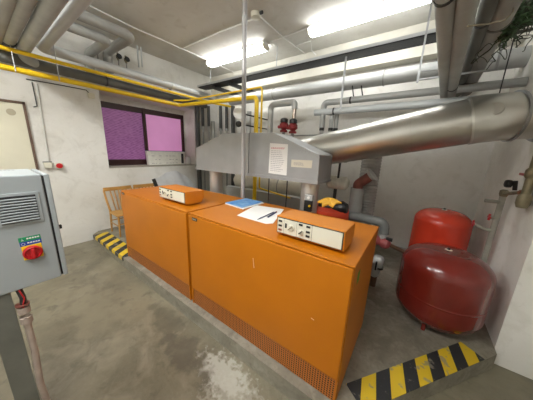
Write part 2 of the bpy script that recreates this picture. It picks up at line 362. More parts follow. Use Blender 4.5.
# control boxes
def control_box(x0,x1,yf,zb,label):
    w=x1-x0;t=empty('control_box',(x0+w/2,yf+.1,BT),label=label,cat='control box',group='control boxes on the boilers')
    h=.128;dp=.205
    # shell with slanted open front: profile in local y,z
    prof=[(0,.012),(.0,h),(dp,h-.004),(dp+.004,.05),(dp-.03,0),(.02,0)]
    bm=prism([(p[0]-.1,p[1]+(zb-BT)) for p in prof],'x',-w/2,w/2)
    obj('shell',bm,M_or2,t,loc=(0,0,0),bevel=.006)
    obj('foot_rail',box(NB(),-w/2+.05,w/2-.06,-.05,.07,0,zb-BT),M_wine,t,loc=(0,0,0))
    z0=zb-BT
    obj('face_recess',box(NB(),-w/2+.008,w/2-.008,-.102,-.099,z0+.016,z0+h-.008),M_blk,t,loc=(0,0,0))
    X=lambda f:-w/2+.012+(w-.024)*f
    cuts=[0,.115,.335,.575,1]
    for i in range(4):
        obj('face_plate',box(NB(),X(cuts[i])+.001,X(cuts[i+1])-.001,-.107,-.102,z0+.02,z0+h-.013),M_crm,t,loc=(0,0,0),bevel=.002)
    F0=-.107
    def rocker(fx,fz,c): obj('rocker_switch',box(NB(),X(fx)-.012,X(fx)+.012,F0-.004,F0,z0+fz-.006,z0+fz+.006),c,t,loc=(0,0,0))
    rocker(.055,.098,M_blk);rocker(.055,.068,M_blk);rocker(.055,.04,M_wine)
    rocker(.40,.105,M_blk)
    for z in(.103,.071,.045): rocker(.52,z,M_blk)
    obj('thermometer_slot',box(NB(),X(.155)-.006,X(.155)+.006,F0-.002,F0,z0+.06,z0+.09),M_blk,t,loc=(0,0,0))
    for fx,fz,r in((.245,.07,.02),(.415,.06,.015)):
        k=obj('dial_knob',lt((X(fx),F0,z0+fz),(0,-1,0),[(r,0),(r,.008),(r*.8,.010)],20),M_crm,t,loc=(0,0,0))
        bm=NB();bar(bm,(X(fx)-r*.7,F0-.013,z0+fz-r*.7),(X(fx)+r*.7,F0-.013,z0+fz+r*.7),.007,.005)
        obj('knob_pointer',bm,M_blk if r<.02 else M_brass,k,loc=(0,0,0))
    return t
control_box(-.686,-.250,1.09,1.028,'orange control box with cream dial face on the large front boiler')
control_box(-2.17,-1.70,1.10,1.032,'orange control box with cream dial face on the boiler nearer the window')
# ------------------------------------------------------------------ things on the boiler top
def flat_quad(px,z,th,m,name,label,cat,ins=True,**k):
    pts=[at('z',z,*p) for p in px];c=sum(pts,V())/len(pts)
    bm=prism([(p.x-c.x,p.y-c.y) for p in pts],'z',0,th);o=obj(name,bm,m,loc=(c.x,c.y,z),**k)
    if label:tag(o,label,cat)
    return o
t=empty('manual',(-1.42,1.55,BT),label='shiny blue booklet with white pages beside the grey pole',cat='booklet')
def quadp(px,z,th,m,name,par):
    pts=[at('z',z,*p) for p in px];return obj(name,prism([(p.x,p.y) for p in pts],'z',z,z+th),m,par)
quadp([(225,204),(243,209.5),(264,203.5),(246,199.5)],BT+.001,.008,M_pap,'pages',t)
quadp([(225,202.6),(242,207.8),(263,202),(246,198.3)],BT+.010,.002,M_blue,'cover',t)
t=empty('paper_sheet',(-1.0,1.45,BT),label='white paper sheet lying on the large boiler between booklet and control box',cat='paper')
quadp([(237,215.5),(256,205.3),(284,209.5),(273,223.5),(266,224)],BT+.001,.002,M_pap,'sheet',t)
A=at('z',BT+.007,257.5,219.5);B=at('z',BT+.007,274,212)
o=obj('pen',tb([A,A.lerp(B,.15),B.lerp(A,.02),B],[.002,.005,.005,.003],8),M_navy,smooth=True,label='dark blue pen lying across the white paper sheet',cat='pen')
A=at('z',BT+.008,268,217);B=at('z',BT+.008,275.5,212.5)
t=empty('marker',(A+B)/2,label='short dark marker lying at the right edge of the white paper',cat='marker')
obj('barrel',tb([A,B],.0065,8),M_navy,t,smooth=True);obj('cap',tb([B,B+(B-A)*.15],.007,8),M_wine,t,smooth=True)
# ------------------------------------------------------------------ pole
t=empty('floor_pole',(-1.62,1.80,HK),label='slim pale grey pole rising from behind the boilers to the ceiling',cat='pole')
obj('pole_tube',tb([(-1.62,1.80,HK+.002),(-1.62,1.80,CZ-.001)],.024,20),mat('pole_paint',(.47,.46,.46),.35,.3,.1,6),t,smooth=True)
zz=at('y',1.8,244,21).z
obj('coupling',tb([(-1.62,1.8,zz-.04),(-1.62,1.8,zz+.04)],.029,20),M_pg2,t,smooth=True)
obj('floor_flange',tb([(-1.62,1.8,HK+.002),(-1.62,1.8,HK+.01)],.06,20),M_pg2,t,smooth=True)
# ------------------------------------------------------------------ flue hood
t=empty('flue_hood',(-1.7,2.08,1.26),label='wide grey sheet-metal flue hood with sloping ends above the boilers',cat='flue hood')
hp=[(-2.63,1.29),(-.753,1.27),(-.757,1.54),(-1.294,1.75),(-2.055,1.76),(-2.62,1.565)]
obj('hood_body',prism(hp,'y',1.90,2.266),M_gal,t,bevel=.006)
bm=NB();box(bm,-2.64,-.745,1.893,1.90,1.262,1.292);box(bm,-.753,-.745,1.893,2.27,1.262,1.285)
obj('bottom_flange',bm,M_gal,t)
sm=NB();box(sm,-1.625,-1.62,1.896,1.90,1.29,1.75)
obj('seam',sm,M_dk,t)
obj('duct_transition',bx(-1.5,-.95,2.266,2.42,1.36,1.62),M_gal,t)
def riser(cx,nm):
    cy=2.06
    r=empty('flue_riser',(cx,cy,HK),label=nm,cat='flue pipe',group='flue risers behind the boilers')
    obj('pipe_run',tb([(cx,cy,HK+.3),(cx,cy,1.268)],.093,32),M_steel,r,smooth=True)
    obj('support_foot',bx(cx-.1,cx+.1,cy-.1,cy+.1,HK+.001,HK+.3),M_dk,r)
    obj('clamp_ring',tb([(cx,cy,1.215),(cx,cy,1.24)],.099,32),M_steel,r,smooth=True)
    return r
c1=at('y',2.0,213,180).x;c2=at('y',2.0,307,195).x
riser(c1,'shiny steel flue riser under the window end of the hood');riser(c2,'shiny steel flue riser under the right end of the hood, behind the control box')
print('risers',c1,c2)
# notices on hood
def sheet_on_y(px,y,th,m,name,par=None):
    pts=[at('y',y,*p) for p in px];return obj(name,prism([(p.x,p.z) for p in pts],'y',y-th,y),m,par)
def lines(y,x0,x1,z0,z1,n,m,name,par,h=.004,jag=.3):
    bm=NB()
    for k in range(n):
        z=z1-(z1-z0)*(k+.5)/n;e=x1-(x1-x0)*random.random()*jag
        x=x0
        while x<e:
            w=random.uniform(.012,.035);box(bm,x,min(x+w,e),y-.0012,y,z-h/2,z+h/2);x+=w+.006
    return obj(name,bm,m,par)
A=at('y',1.9,270,143);B=at('y',1.9,286,175)
t=empty('notice_sheet',(A.x,1.9,A.z),label='white printed notice sheet stuck on the grey hood front',cat='notice')
sheet_on_y([(270,143),(288,144.3),(286.5,175.5),(268.5,173)],1.8995,.001,M_pap,'sheet',t)
lines(1.8985,A.x+.02,at('y',1.9,286,150).x-.01,at('y',1.9,278,148).z-.012,at('y',1.9,278,148).z+.006,2,M_inkr,'printed_heading',t,.006,.1)
lines(1.8985,A.x+.02,at('y',1.9,286,150).x-.01,at('y',1.9,278,172).z,at('y',1.9,278,150).z,12,M_ink,'printed_lines',t)
t=empty('label_sticker',(-1,1.9,1.5),label='small cream label sticker right of the notice sheet on hood',cat='label')
sheet_on_y([(291.5,159.5),(312.5,160.5),(311.5,168.2),(291,166.8)],1.8995,.001,mat('cream_label',(.68,.64,.53),.6),'label_plate',t)
A=at('y',1.9,294,162);B=at('y',1.9,304,166)
lines(1.8985,A.x,B.x,B.z,A.z,3,M_ink,'printed_lines',t)
bm=NB()
for k,(dx,h) in enumerate([(0,.02),(.02,.015),(.035,.02),(.055,.02),(.07,.012),(.09,.02),(.11,.016),(.13,.018)]):
    A=at('y',1.9,297,150);box(bm,A.x+dx,A.x+dx+.012,1.8985,1.8998,A.z-dx*.12,A.z+.003-dx*.12);
    if k%2:box(bm,A.x+dx,A.x+dx+.003,1.8985,1.8998,A.z-dx*.12-h,A.z-dx*.12)
obj('pencil_scribble',bm,M_ink,bpy.data.objects['flue_hood'])
# ------------------------------------------------------------------ big steel duct
DY=2.46
def dz(x): return 1.605+.211*(x+.9)
AX=V((1,0,.211)).normalized()
t=empty('exhaust_duct',(-1.1,DY,dz(-1.1)),label='large shiny steel exhaust duct rising from the hood to the right wall',cat='duct')
J=.285
r0=.182
obj('main_run',tb([(-1.25,DY,dz(-1.25)),(J,DY,dz(J))],r0,48),M_duct,t,smooth=True)
obj('end_run',tube(NB(),[V((J,DY,dz(J)))-AX*.01,V((J,DY,dz(J)))+AX*.06,V((.50,DY+.04,dz(J)+.028)),V((.709,DY+.09,dz(J)+.035))],[r0*1.03,r0*1.03,r0*.97,r0*.9],48),M_duct,t,smooth=True)
for x in(-.62,-.10):
    obj('seam_ring',tb([V((x,DY,dz(x)))-AX*.004,V((x,DY,dz(x)))+AX*.004],r0*1.006,48),M_steel,t,smooth=True)
obj('joint_ring',tb([V((J,DY,dz(J)))-AX*.008,V((J,DY,dz(J)))+AX*.006],r0*1.045,48),mat('bright_ring',(.8,.79,.75),.3,.8),t,smooth=True)
obj('joint_ring',tb([(.525,DY+.046,dz(J)+.029),(.54,DY+.05,dz(J)+.03)],r0*1.03,48),M_gal,t,smooth=True)
cp=V((.40,DY+.02,dz(J)+.017));dd=(V((0,0,CH))-cp);dd.x*=.3;dd.z=.25*abs(dd.y);dd.normalize()
obj('glint_cap',lt(cp,dd,[(.05,r0*.9),(.05,r0*1.04),(.046,r0*1.075),(.0,r0*1.09)],28),M_steel,t,smooth=True)  # raised steel disc standing in for a bright glint on the duct
obj('wall_collar',tb([(.69,DY+.085,dz(J)+.034),(.7095,DY+.09,dz(J)+.035)],r0*1.05,48),M_gal,t,smooth=True)
wt=at('z',CZ,511,10)
top=V((.42,DY,CZ-.001));bot=V((.42,DY,dz(J)+.02+r0))
obj('duct_hanger',tb([bot,top],.004,8),M_dk,label='thin dark wire holding the steel duct from the ceiling',cat='wire')
# ------------------------------------------------------------------ ceiling lights
def clight(x0,x1,y0,y1,label,lm=None):
    t=empty('fluorescent_light',((x0+x1)/2,(y0+y1)/2,CZ),label=label,cat='ceiling light',group='fluorescent ceiling lights')
    obj('fixture_base',bx(x0+.01,x1-.01,y0+.01,y1-.01,CZ-.045,CZ-.001),M_lampb,t,bevel=.006)
    c=(y0+y1)/2;hw=(y1-y0)/2
    prof=[(c-hw,CZ-.045),(c-hw*.97,CZ-.075),(c-hw*.7,CZ-.1),(c-hw*.3,CZ-.108),(c+hw*.3,CZ-.108),(c+hw*.7,CZ-.1),(c+hw*.97,CZ-.075),(c+hw,CZ-.045)]
    obj('diffuser',prism(prof,'x',x0+.02,x1-.02),lm or M_lamp,t,smooth=True)
    obj('end_cap',prism(prof,'x',x0,x0+.02),M_crm,t);obj('end_cap',prism(prof,'x',x1-.02,x1),M_crm,t)
    return t
clight(-3.50,-2.17,2.83,2.99,'smaller-looking lit tube light over the middle of the boilers, left of the pole')
clight(-1.46,-.10,2.83,2.99,'large lit tube light cut by the top edge, right of the pole')
clight(-1.3,.1,-.55,-.33,'added unseen tube light on the ceiling behind the viewer',M_lamp_added)  # unseen fill lamp, added to brighten the boiler fronts
clight(-3.3,-1.95,-.55,-.33,'added unseen tube light on the ceiling near the door',M_lamp_added)  # second added fill lamp, out of view like the one above
# conduits and smoke detector
def wire(name,pts,r,m,label,cat='conduit',group=None): return obj(name,tb(pts,r,8,0),m,smooth=True,label=label,cat=cat,group=group)
zc=CZ-.008
wire('cable_conduit',[at('z',zc,90,6),at('z',zc,133,27.5),at('z',zc,200,56.5),at('z',zc,240,75)],.009,M_wht,'white cable conduit crossing the ceiling from above the window wall')
wire('cable_conduit',[at('z',zc,183,48.5),at('z',zc,220,32),at('z',zc,254,19)],.009,M_wht,'white cable conduit on ceiling ending at the round junction box')
wire('cable_conduit',[at('z',zc,270,42),at('z',zc,308,28)],.009,M_wht,'white cable conduit running into the large tube light')
wire('cable_conduit',[at('z',zc,255,12),at('z',zc,284,38),at('z',zc,311,58)],.008,M_wht,'white cable conduit from the round junction box to the black tray')
wire('cable_conduit',[at('z',zc,297,45),at('z',zc,311,41),at('z',zc-.02,311.5,50),at('z',zc-.1,316,55)],.008,M_wht,'short bent white cable hanging below the end of the large light')
c=at('z',CZ,256,13)
t=empty('junction_box',(c.x,c.y,CZ),label='round white junction box on the ceiling beside the pole',cat='junction box')
obj('box_body',lt((c.x,c.y,CZ-.001),(0,0,-1),[(.065,0),(.065,.035),(.055,.05),(.02,.055)]),M_crm,t,smooth=True)
obj('cable_gland',tb([(c.x+.05,c.y,CZ-.02),(c.x+.1,c.y,CZ-.02)],.018,12),M_blk,t,smooth=True)
# ------------------------------------------------------------------ cable tray
TZ=2.75;yf=2.88;yr=3.09
t=empty('cable_tray',(-3.8,yf,TZ),label='long black perforated cable tray hung below the ceiling',cat='cable tray')
bm=NB();x=-3.84
box(bm,x,XR-.002,yf,yr-.028,TZ,TZ+.005);box(bm,x,XR-.002,yr-.012,yr,TZ,TZ+.005)
k=x
while k<XR-.06:
    box(bm,k,k+.022,yr-.03,yr-.010,TZ,TZ+.005);k+=.04
obj('tray_bottom',bm,M_tray,t)
obj('cable_bundle',bx(x+.02,XR-.01,yf+.014,yr-.012,TZ+.006,TZ+.035),M_blk,t)
obj('front_flange',bx(x,XR-.002,yf-.004,yf,TZ+.012,TZ+.045),mat('tray_zinc',(.5,.51,.52),.35,.6),t)
obj('rear_flange',bx(x,XR-.002,yr,yr+.004,TZ,TZ+.05),M_tray,t)
for xx in(-3.70,-2.1):
    wire('tray_rod',[(xx,yr+.01,TZ+.02),(xx,yr+.01,CZ-.001)],.006,M_gal,{-3.70:'thin threaded rod holding the left end of the black tray',-2.1:'thin threaded rod holding the black tray near the pole',-.3:'thin threaded rod holding the black tray near the grey pipes'}[xx],'rod','rods holding the cable tray')
obj('wall_bracket',bx(-3.45,-3.38,yf+.05,YB,TZ-.06,TZ-.004),M_dk,label='dark steel bracket arm under the left end of the black tray',cat='bracket')
obj('wall_bracket',bx(-3.0,-2.94,yf+.05,YB,TZ-.06,TZ-.004),M_dk,label='dark steel bracket arm under the black tray left of the pole',cat='bracket')
# ------------------------------------------------------------------ big pipes top left (along x), turning along the window wall
zA=2.60
def seg(a,b,k): return a.lerp(b,k)
ya=at('z',zA,79,0).y;yb=at('z',zA,54,0).y;yc=at('z',zA,27,0).y;yd=at('z',zA,8,0).y
print('big pipes y',ya,yb,yc,yd)
xe=-3.93
zw=at('x',xe,133,75).z;zU=2.668;ya=at('z',zU,77,0).y;xA=-3.84;zV=at('x',xA,133,75).z;print('wallpipe z',zw)
pipe('heating_pipe',[(.8,ya,zU),(xA,ya,zU-.01),(xA,YB-.48,zV)],.060,M_pg2,'thick grey lagged pipe, rightmost at top left, turning along the window wall',bend=.07,collars=[((xA,2.3,zV-.006),(0,1,0),.02)],cm=M_pg)
pipe('heating_pipe',[(.8,yb,zA),(xe-.02,yb,zA),(xe-.10,yb+.02,zA-.06),(W+.13,yb+.12,2.515)],.057,M_pt,'thick taupe lagged pipe, second from right at top left, dropping behind gas pipes',bend=.07)
pipe('heating_pipe',[(.8,yc,zA+.03),(xe+.1,yc,zA+.03),(W-.05,yc,zA+.03)],.058,M_pt,'thick taupe lagged pipe, third from right at top left, with dark coupling',bend=.07,collars=[((xe+.08,yc,zA+.03),(1,0,0),.10)])
pipe('heating_pipe',[(.8,yd,zA+.03),(W-.05,yd,zA+.03)],.056,M_pg,'thick grey lagged pipe, leftmost at the top left corner',bend=.07,collars=[((xe+.02,yd,zA+.03),(1,0,0),.05)])
pipe('heating_pipe',[(W+.13,-1.79,2.515),(W+.13,YB-.45,2.515)],.062,M_pd,'dark lagged pipe running along window wall behind the gas pipes',collars=[((W+.13,1.4,2.515),(0,1,0),.02)])
# loop pipe at the ceiling top left
zl=2.95
A=at('z',zl,62,8);E=at('z',zl,131,37)
xl=E.x;print('loop x',xl,A,E)
pipe('loop_pipe',[(xl+.02,A.y-.3,zl),(xl+.02,E.y,zl),(W+.08,E.y,zl),(W+.08,E.y,zl-.28)],.06,M_pg,'grey lagged pipe looping back to the wall below the ceiling, outer one',bend=.09,collars=[((W+.08,E.y,zl-.2),(0,0,1),.02)])
pipe('loop_pipe',[(xl-.10,A.y-.3,zl-.11),(xl-.10,E.y-.24,zl-.11),(W+.07,E.y-.24,zl-.11),(W+.07,E.y-.24,zl-.35)],.055,M_pt,'taupe lagged pipe looping back to the wall below the ceiling, inner one',bend=.08,collars=[((W+.07,E.y-.24,zl-.26),(0,0,1),.02)])
# valve pair under the loop
for i,(px,py) in enumerate([(97,50),(110,52),(118,57),(126,60)]):
    c=at('x',W+.09,px,py)
    t=empty('shutoff_valve',c,label=['small metal shut-off valve under the loop pipes, leftmost','small metal shut-off valve under the loop pipes, second from left','small metal shut-off valve under the loop pipes, third from left','small metal shut-off valve under the loop pipes, rightmost'][i],cat='valve',group='valves under the loop pipes')
    obj('valve_body',lt(c-V((0,0,.05)),(0,0,1),[(.014,0),(.014,.02),(.026,.03),(.026,.07),(.014,.08),(.014,.11)],14),M_brass,t,smooth=True)
    obj('valve_stem',tb([c,c+V((.05,0,0))],.007,8),M_dk,t)
    obj('hand_wheel',lt(c+V((.05,0,0)),(1,0,0),[(.034,0),(.038,.006),(.03,.014)],14),M_blk,t,smooth=True)
    obj('pipe_stub',tb([c-V((0,0,.05)),c-V((0,0,.22))],.009,8),M_pg,t,smooth=True)
for i,px in enumerate([137,140.5]):
    A=at('x',W+.15,px,45)
    pipe('drop_pipe',[A+V((0,0,.02)),A-V((0,0,.33))],.012,M_pg2,['thin pale pipe hanging above the white wall pipe, left of two','thin pale pipe hanging above the white wall pipe, right of two'][i],group='thin drop pipes')
# ------------------------------------------------------------------ gas pipes
XG=-3.79
g1=at('x',XG,133,96);g1l=at('x',XG,0,65);zg=(g1.z+g1l.z)/2
g2=at('x',XG,133,83);zg2=(g2.z+at('x',XG,0,46.5).z)/2
yA=at('x',XG,180,107).y
print('gas',g1,g1l,zg,zg2,yA)
xv=at('y',yA,256,130).x
t=pipe('gas_pipe',[(XG,-1.79,zg),(XG,yA,zg),(xv,yA,zg-.055),(xv,yA,HK+.001)],.030,M_yel,'thick yellow gas pipe along window wall turning down beside the pole',bend=.06,collars=[((XG,y,zg),(0,1,0),.03) for y in(.55,1.95,2.15)],cn='coupling',cm=M_yel)
xq=at('y',yA+.08,261.5,110).x
zB=at('y',yA+.08,245,90).z
print('B',xq,zB,xv)
pipe('gas_pipe',[(XG+.05,yA-.15,zg+.05),(XG+.12,yA+.08,zB),(xq,yA+.08,zB),(xq,yA+.08,1.2),(xq,yA+.08,1.0),(xq+.55,yA+.08,.93)],.013,M_yel,'thin yellow gas pipe crossing above the thick one beside the pole',bend=.04,collars=[((xq,yA+.08,1.75),(0,0,1),.03)],cn='coupling',cm=M_yel)
pipe('gas_pipe',[(XG+.02,-1.79,zg2),(XG+.02,3.2,zg2),(XG+.12,YB-.01,zg2)],.022,M_yel,'upper yellow gas pipe along window wall reaching the back wall',bend=.04,collars=[((XG+.02,.78,zg2),(0,1,0),.025)],cn='coupling',cm=M_yel)
for i,(px,py) in enumerate([(9,42),(56,64)]):
    A=at('x',XG,px,py)
    bm=NB();tube(bm,[(XG+.03,A.y,CZ-.001),(XG+.03,A.y,zg-.03)],.005,8)
    obj('pipe_hanger',bm,M_gal,label=['thin metal hanger wire at far left holding the gas pipes','thin metal hanger wire by the pipe elbows holding the gas pipes'][i],cat='hanger',group='gas pipe hangers')
# ------------------------------------------------------------------ back-wall pipes
yp=3.38
c=at('y',yp,340,84.5);xb=at('y',yp,231,99).x
pipe('heating_pipe',[(xb,yp,c.z),(XR-.002,yp,c.z)],.092,M_pg2,'very thick grey pipe running across the back below the beam',collars=[((-2.3,yp,c.z),(1,0,0),.015),((-.55,yp,c.z),(1,0,0),.015)],cm=M_pg)
y2=3.2
c=at('y',y2,400,95);a=at('y',y2,324,103)
pipe('heating_pipe',[(XR-.002,y2,c.z),(a.x,y2,c.z),(a.x,y2,c.z-.35)],.042,M_pg2,'mid grey back pipe, upper of the two thin ones, bending down',bend=.06,collars=[((-.9,y2,c.z),(1,0,0),.02)],group=None)
y3=3.0
c=at('y',y3,400,106);a=at('y',y3,315,111)
t=pipe('heating_pipe',[(XR-.002,y3,c.z),(a.x,y3,c.z)],.042,mat('pale_blue_lagging',(.58,.61,.62),.4,.1),'pale grey back pipe with capped end, lower of the two thin ones',collars=[((-1.05,y3,c.z),(1,0,0),.02)])
cz3=c.z
for i,px in enumerate([323,332,337]):
    a=at('y',y3+.06*i,px,115)
    p=[(a.x,a.y,cz3-.02),(a.x,a.y,cz3-.42)]
    t=empty('branch_pipe',p[0],label=['grey branch pipe dropping from the capped pipe, left of three','grey branch pipe dropping from the capped pipe, middle of three','grey branch pipe dropping from the capped pipe, right of three'][i],cat='pipe',group='branch pipes below the capped pipe')
    obj('pipe_run',tb(p,.028,14),M_pg2,t,smooth=True)
    obj('valve_collar',tb([V(p[1])+V((0,0,.17)),V(p[1])+V((0,0,.21))],.033,14),M_dk,t,smooth=True)
a=at('y',2.96,345,70);b=at('y',2.96,341,108)
obj('pipe_hanger',bx(a.x-.012,a.x+.012,2.945,2.955,b.z-.03,TZ-.001),M_gal,label='flat metal strut hanging beside the capped pale pipe',cat='hanger')
for i,(px,py) in enumerate([(352,72),(361,68)]):
    a=at('y',3.2,px,88);t_=at('y',3.27,px,py)
    obj('pipe_bracket',tb([(a.x,3.2,a.z+.03),(a.x+.02,3.27,2.33)],.008,8),M_dk,smooth=True,label=['short dark bracket rod between the back pipes, left of two','short dark bracket rod between the back pipes, right of two'][i],cat='bracket',group='bracket rods between the back pipes')
obj('wall_rail',bx(-2.2,-.3,YB-.03,YB-.001,1.86,1.885),M_pg,label='thin horizontal rail on the back wall behind the red pumps',cat='rail')
# inverted U pipe with red valve
y4=3.08
a=at('y',y4,271,105);b=at('y',y4,295,102);z_t=(a.z+b.z)/2
print('U',a,b)
t=empty('heating_pipe',(a.x,y4,1.5),label='pale grey pipe bent like an upside-down U above the red valve',cat='pipe')
obj('pipe_run',tb([(a.x,y4,HK+.8),(a.x,y4,z_t),(b.x,y4,z_t),(b.x,y4,z_t-.10)],.048,20,.08),M_pg2,t,smooth=True)
obj('bare_section',tb([(b.x,y4,z_t-.10),(b.x,y4,z_t-.36)],.03,18),M_cop,t,smooth=True)
obj('top_collar',tb([(a.x+.14,y4,z_t),(a.x+.17,y4,z_t)],.046,18),M_dk,t,smooth=True)
for i,(px,py) in enumerate([(284,125),(293,126)]):
    c=at('y',y4-.06,px,py)
    t=empty('red_pump',c,label=['small dark red pump with black head, left of the pair above the hood','small dark red pump with black head, right of the pair above the hood'][i],cat='pump',group='red pumps above the hood')
    obj('pump_body',lt(c-V((0,0,.09)),(0,0,1),[(.06,-.02),(.06,.005),(.035,.02),(.068,.05),(.072,.10),(.05,.125)],20),M_redv,t,smooth=True)
    obj('pump_head',lt(c+V((0,0,.03)),(0,0,1),[(.05,0),(.06,.01),(.06,.06),(.035,.075)],20),M_blk,t,smooth=True)
    obj('flange_bolt',tb([c+V((-.085,-.03,-.03)),c+V((.085,-.03,-.03))],.026,10),M_redv,t,smooth=True)
    obj('pump_pipe',tb([c-V((0,0,.08)),c-V((0,0,.5))],.025,12),M_pg,t,smooth=True)
# dark vertical pipes by the corner
for i,(px,w,py1) in enumerate([(197,.05,150),(202.5,.033,129),(208.5,.033,129),(220.5,.035,131),(226.5,.035,131),(233,.045,150)]):
    if i<3: a=at('x',W+.09,px,108);zb_=at('x',W+.09,px,py1).z
    else: a=at('y',YB-.1,px,108);zb_=at('y',YB-.1,px,py1).z
    names=['leftmost','second','third','fourth','fifth','rightmost']
    t=empty('drop_pipe',(a.x,a.y,zb_),label='dark lagged drop pipe in the far corner, %s of six'%names[i],cat='pipe',group='dark drop pipes in the far corner')
    obj('pipe_run',tb([(a.x,a.y,a.z+.04),(a.x,a.y,zb_+.04 if i in(1,2,3,4) else HK+.001)],w,14),M_pdk,t,smooth=True)
    if i in(1,2,3,4):
        obj('end_valve',lt((a.x,a.y,zb_+.06),(0,0,-1),[(.03,0),(.042,.015),(.042,.05),(.02,.07),(.02,.12)],14),M_pg2,t,smooth=True)
        obj('lower_pipe',tb([(a.x,a.y,zb_),(a.x,a.y,HK+.001)],.018,10),M_pg,t,smooth=True)
a=at('y',YB,225,140)
obj('corner_pipe',tb([(-4.08,3.46,2.2),(-4.08,3.46,HK+.001)],.045,16),M_pg,smooth=True,label='grey pipe standing in the far corner left of the hood',cat='pipe')
# wall disc gauges
for i,(px,py,r,m,l) in enumerate([(239.5,113,.105,mat('bright_white',(.9,.9,.88),.3),'round white disc gauge half hidden behind the pole'),(239,124,.05,M_blk,'small black round gauge below the white disc')]):
    y=2.8;c=at('y',y,px,py);bm=lt(c,(0.3,-1,-.2),[(r,0),(r,.03),(r*.9,.04),(r*.2,.042)],28)
    t=empty('disc_gauge',c,label=l,cat='gauge')
    obj('dial_body',bm,m,t,smooth=True)
    obj('gauge_bracket',tb([c+V((0,.01,0)),(c.x,YB-.005,c.z)],.012,10),M_dk,t)
# white wall pipes right of pole (behind yellow)
a=at('y',3.3,249,110)
pipe('heating_pipe',[(a.x,3.3,2.3),(a.x,3.3,HK+.2)],.05,M_pg2,'pale vertical pipe behind the thick yellow gas pipe')
# wall service pipe run at back below
for i,(pp) in enumerate([[(236,147),(345,141)]]):
    pass
# ------------------------------------------------------------------ equipment seen below the hood
t=empty('buffer_vessel',(-1.9,2.87,.9),label='long horizontal cream lagged vessel seen below the hood',cat='vessel')
obj('vessel_body',tb([(-2.75,2.87,1.02),(-2.68,2.87,1.02),(-1.25,2.87,1.02),(-1.18,2.87,1.02)],[.08,.14,.14,.08],28),mat('cream_lagging',(.74,.71,.60),.5,0,.2,6,.15,12),t,smooth=True)
for xx in(-2.45,-1.5):
    obj('vessel_support',bx(xx-.03,xx+.03,2.80,2.94,HK+.001,.90),M_dk,t)
for xx in(-2.2,-1.75):obj('strap',tb([(xx-.008,2.87,1.02),(xx+.008,2.87,1.02)],.143,28),M_pg,t,smooth=True)
obj('duct_box',bx(-2.75,-1.0,2.60,2.71,HK+.001,.925),mat('grey_panel',(.42,.44,.43),.5,.1,.15,5),label='long low grey metal cabinet behind the boilers under the hood',cat='metal cabinet')
for i,px in enumerate([272,290]):
    x=at('y',2.5,px,185).x
    obj('support_rod',tb([(x,2.42,HK+.001),(x,2.42,1.35)],.008,8),M_dk,label=['thin dark upright rod below the hood, left of two','thin dark upright rod below the hood, right of two'][i],cat='rod',group='thin rods below the hood')
c=at('y',2.7,264,189)
# circulation pump with orange-red body, black motor, yellow cap
c=at('y',2.35,328,212);print('pump',c)
t=empty('circulation_pump',(c.x,c.y,.9),label='orange-red circulation pump with black motor under the amber-yellow cap',cat='pump')
obj('pump_body',lt((c.x,c.y,.62),(0,0,1),[(.10,0),(.18,.05),(.235,.22),(.225,.32),(.14,.345)],28),M_redp,t,smooth=True)
p0=at('y',2.3,320,206);p1=at('y',2.3,349,208)
obj('motor',lt(V((p0.x,2.3,p0.z)),(p1-p0).normalized()+V((0,0,-.02)),[(.06,0),(.075,.02),(.075,.13),(.06,.15),(.07,.17),(.078,.26),(.05,.31)],20),M_blk,t,smooth=True)
obj('pump_stand',bx(c.x-.06,c.x+.06,c.y-.06,c.y+.06,HK+.001,.64),M_dk,t)
t2=obj('yellow_rag',NB(),M_yl,None) if 0 else None
bm=NB();pts=[at('z',1.12,317.5,201),at('z',1.12,322,206.5),at('z',1.12,333,206),at('z',1.12,342,202),at('z',1.12,338,199.5),at('z',1.12,327,196.8)]
cx=sum(pts,V())/6
ctr=bm.verts.new((cx.x,cx.y,1.125));o_=[]
pn=[]
for k in range(6):
    A=pts[k];B=pts[(k+1)%6];pn.append(V((A.x,A.y,1.11+.012*random.random())));M_=(A+B)/2;M_=M_.lerp(cx,.22);pn.append(V((M_.x,M_.y,1.135-.012*random.random())))
ring=[bm.verts.new(p) for p in pn];low=[bm.verts.new(p-V((0,0,.012))) for p in pn];lc=bm.verts.new((cx.x,cx.y,1.10))
for k in range(12):
    bm.faces.new((ctr,ring[k],ring[(k+1)%12]));bm.faces.new((ring[k],low[k],low[(k+1)%12],ring[(k+1)%12]));bm.faces.new((lc,low[(k+1)%12],low[k]))
obj('rag',bm,mat('amber_cloth',(.80,.42,.03),.6),label='crumpled amber-yellow cap lying over the black pump motor',cat='cap')
A=at('y',2.0,308,193.5);B=at('y',2.0,315,200)
t=empty('terminal_block',(A.x,2.0,A.z),label='small light grey terminal box above black wiring beside the right flue riser',cat='terminal box')
obj('box_cover',bx(A.x,B.x,1.93,1.965,B.z,A.z),M_pg2,t,bevel=.004);Cc=(A+B)/2
obj('round_knob',lt((Cc.x,1.93,Cc.z),(0,-1,0),[(.014,0),(.014,.006),(.01,.008)],14),M_wht,t,smooth=True)
b2=at('y',2.0,315,211);obj('wiring_block',bx(A.x-.005,B.x-.005,1.93,1.965,b2.z,B.z-.004),M_blk,t,bevel=.004)
yk=at('y',1.93,309.5,206);obj('yellow_knob',lt(yk,(0,-1,0),[(.012,0),(.012,.008),(.006,.01)],12),M_yl,t,smooth=True)
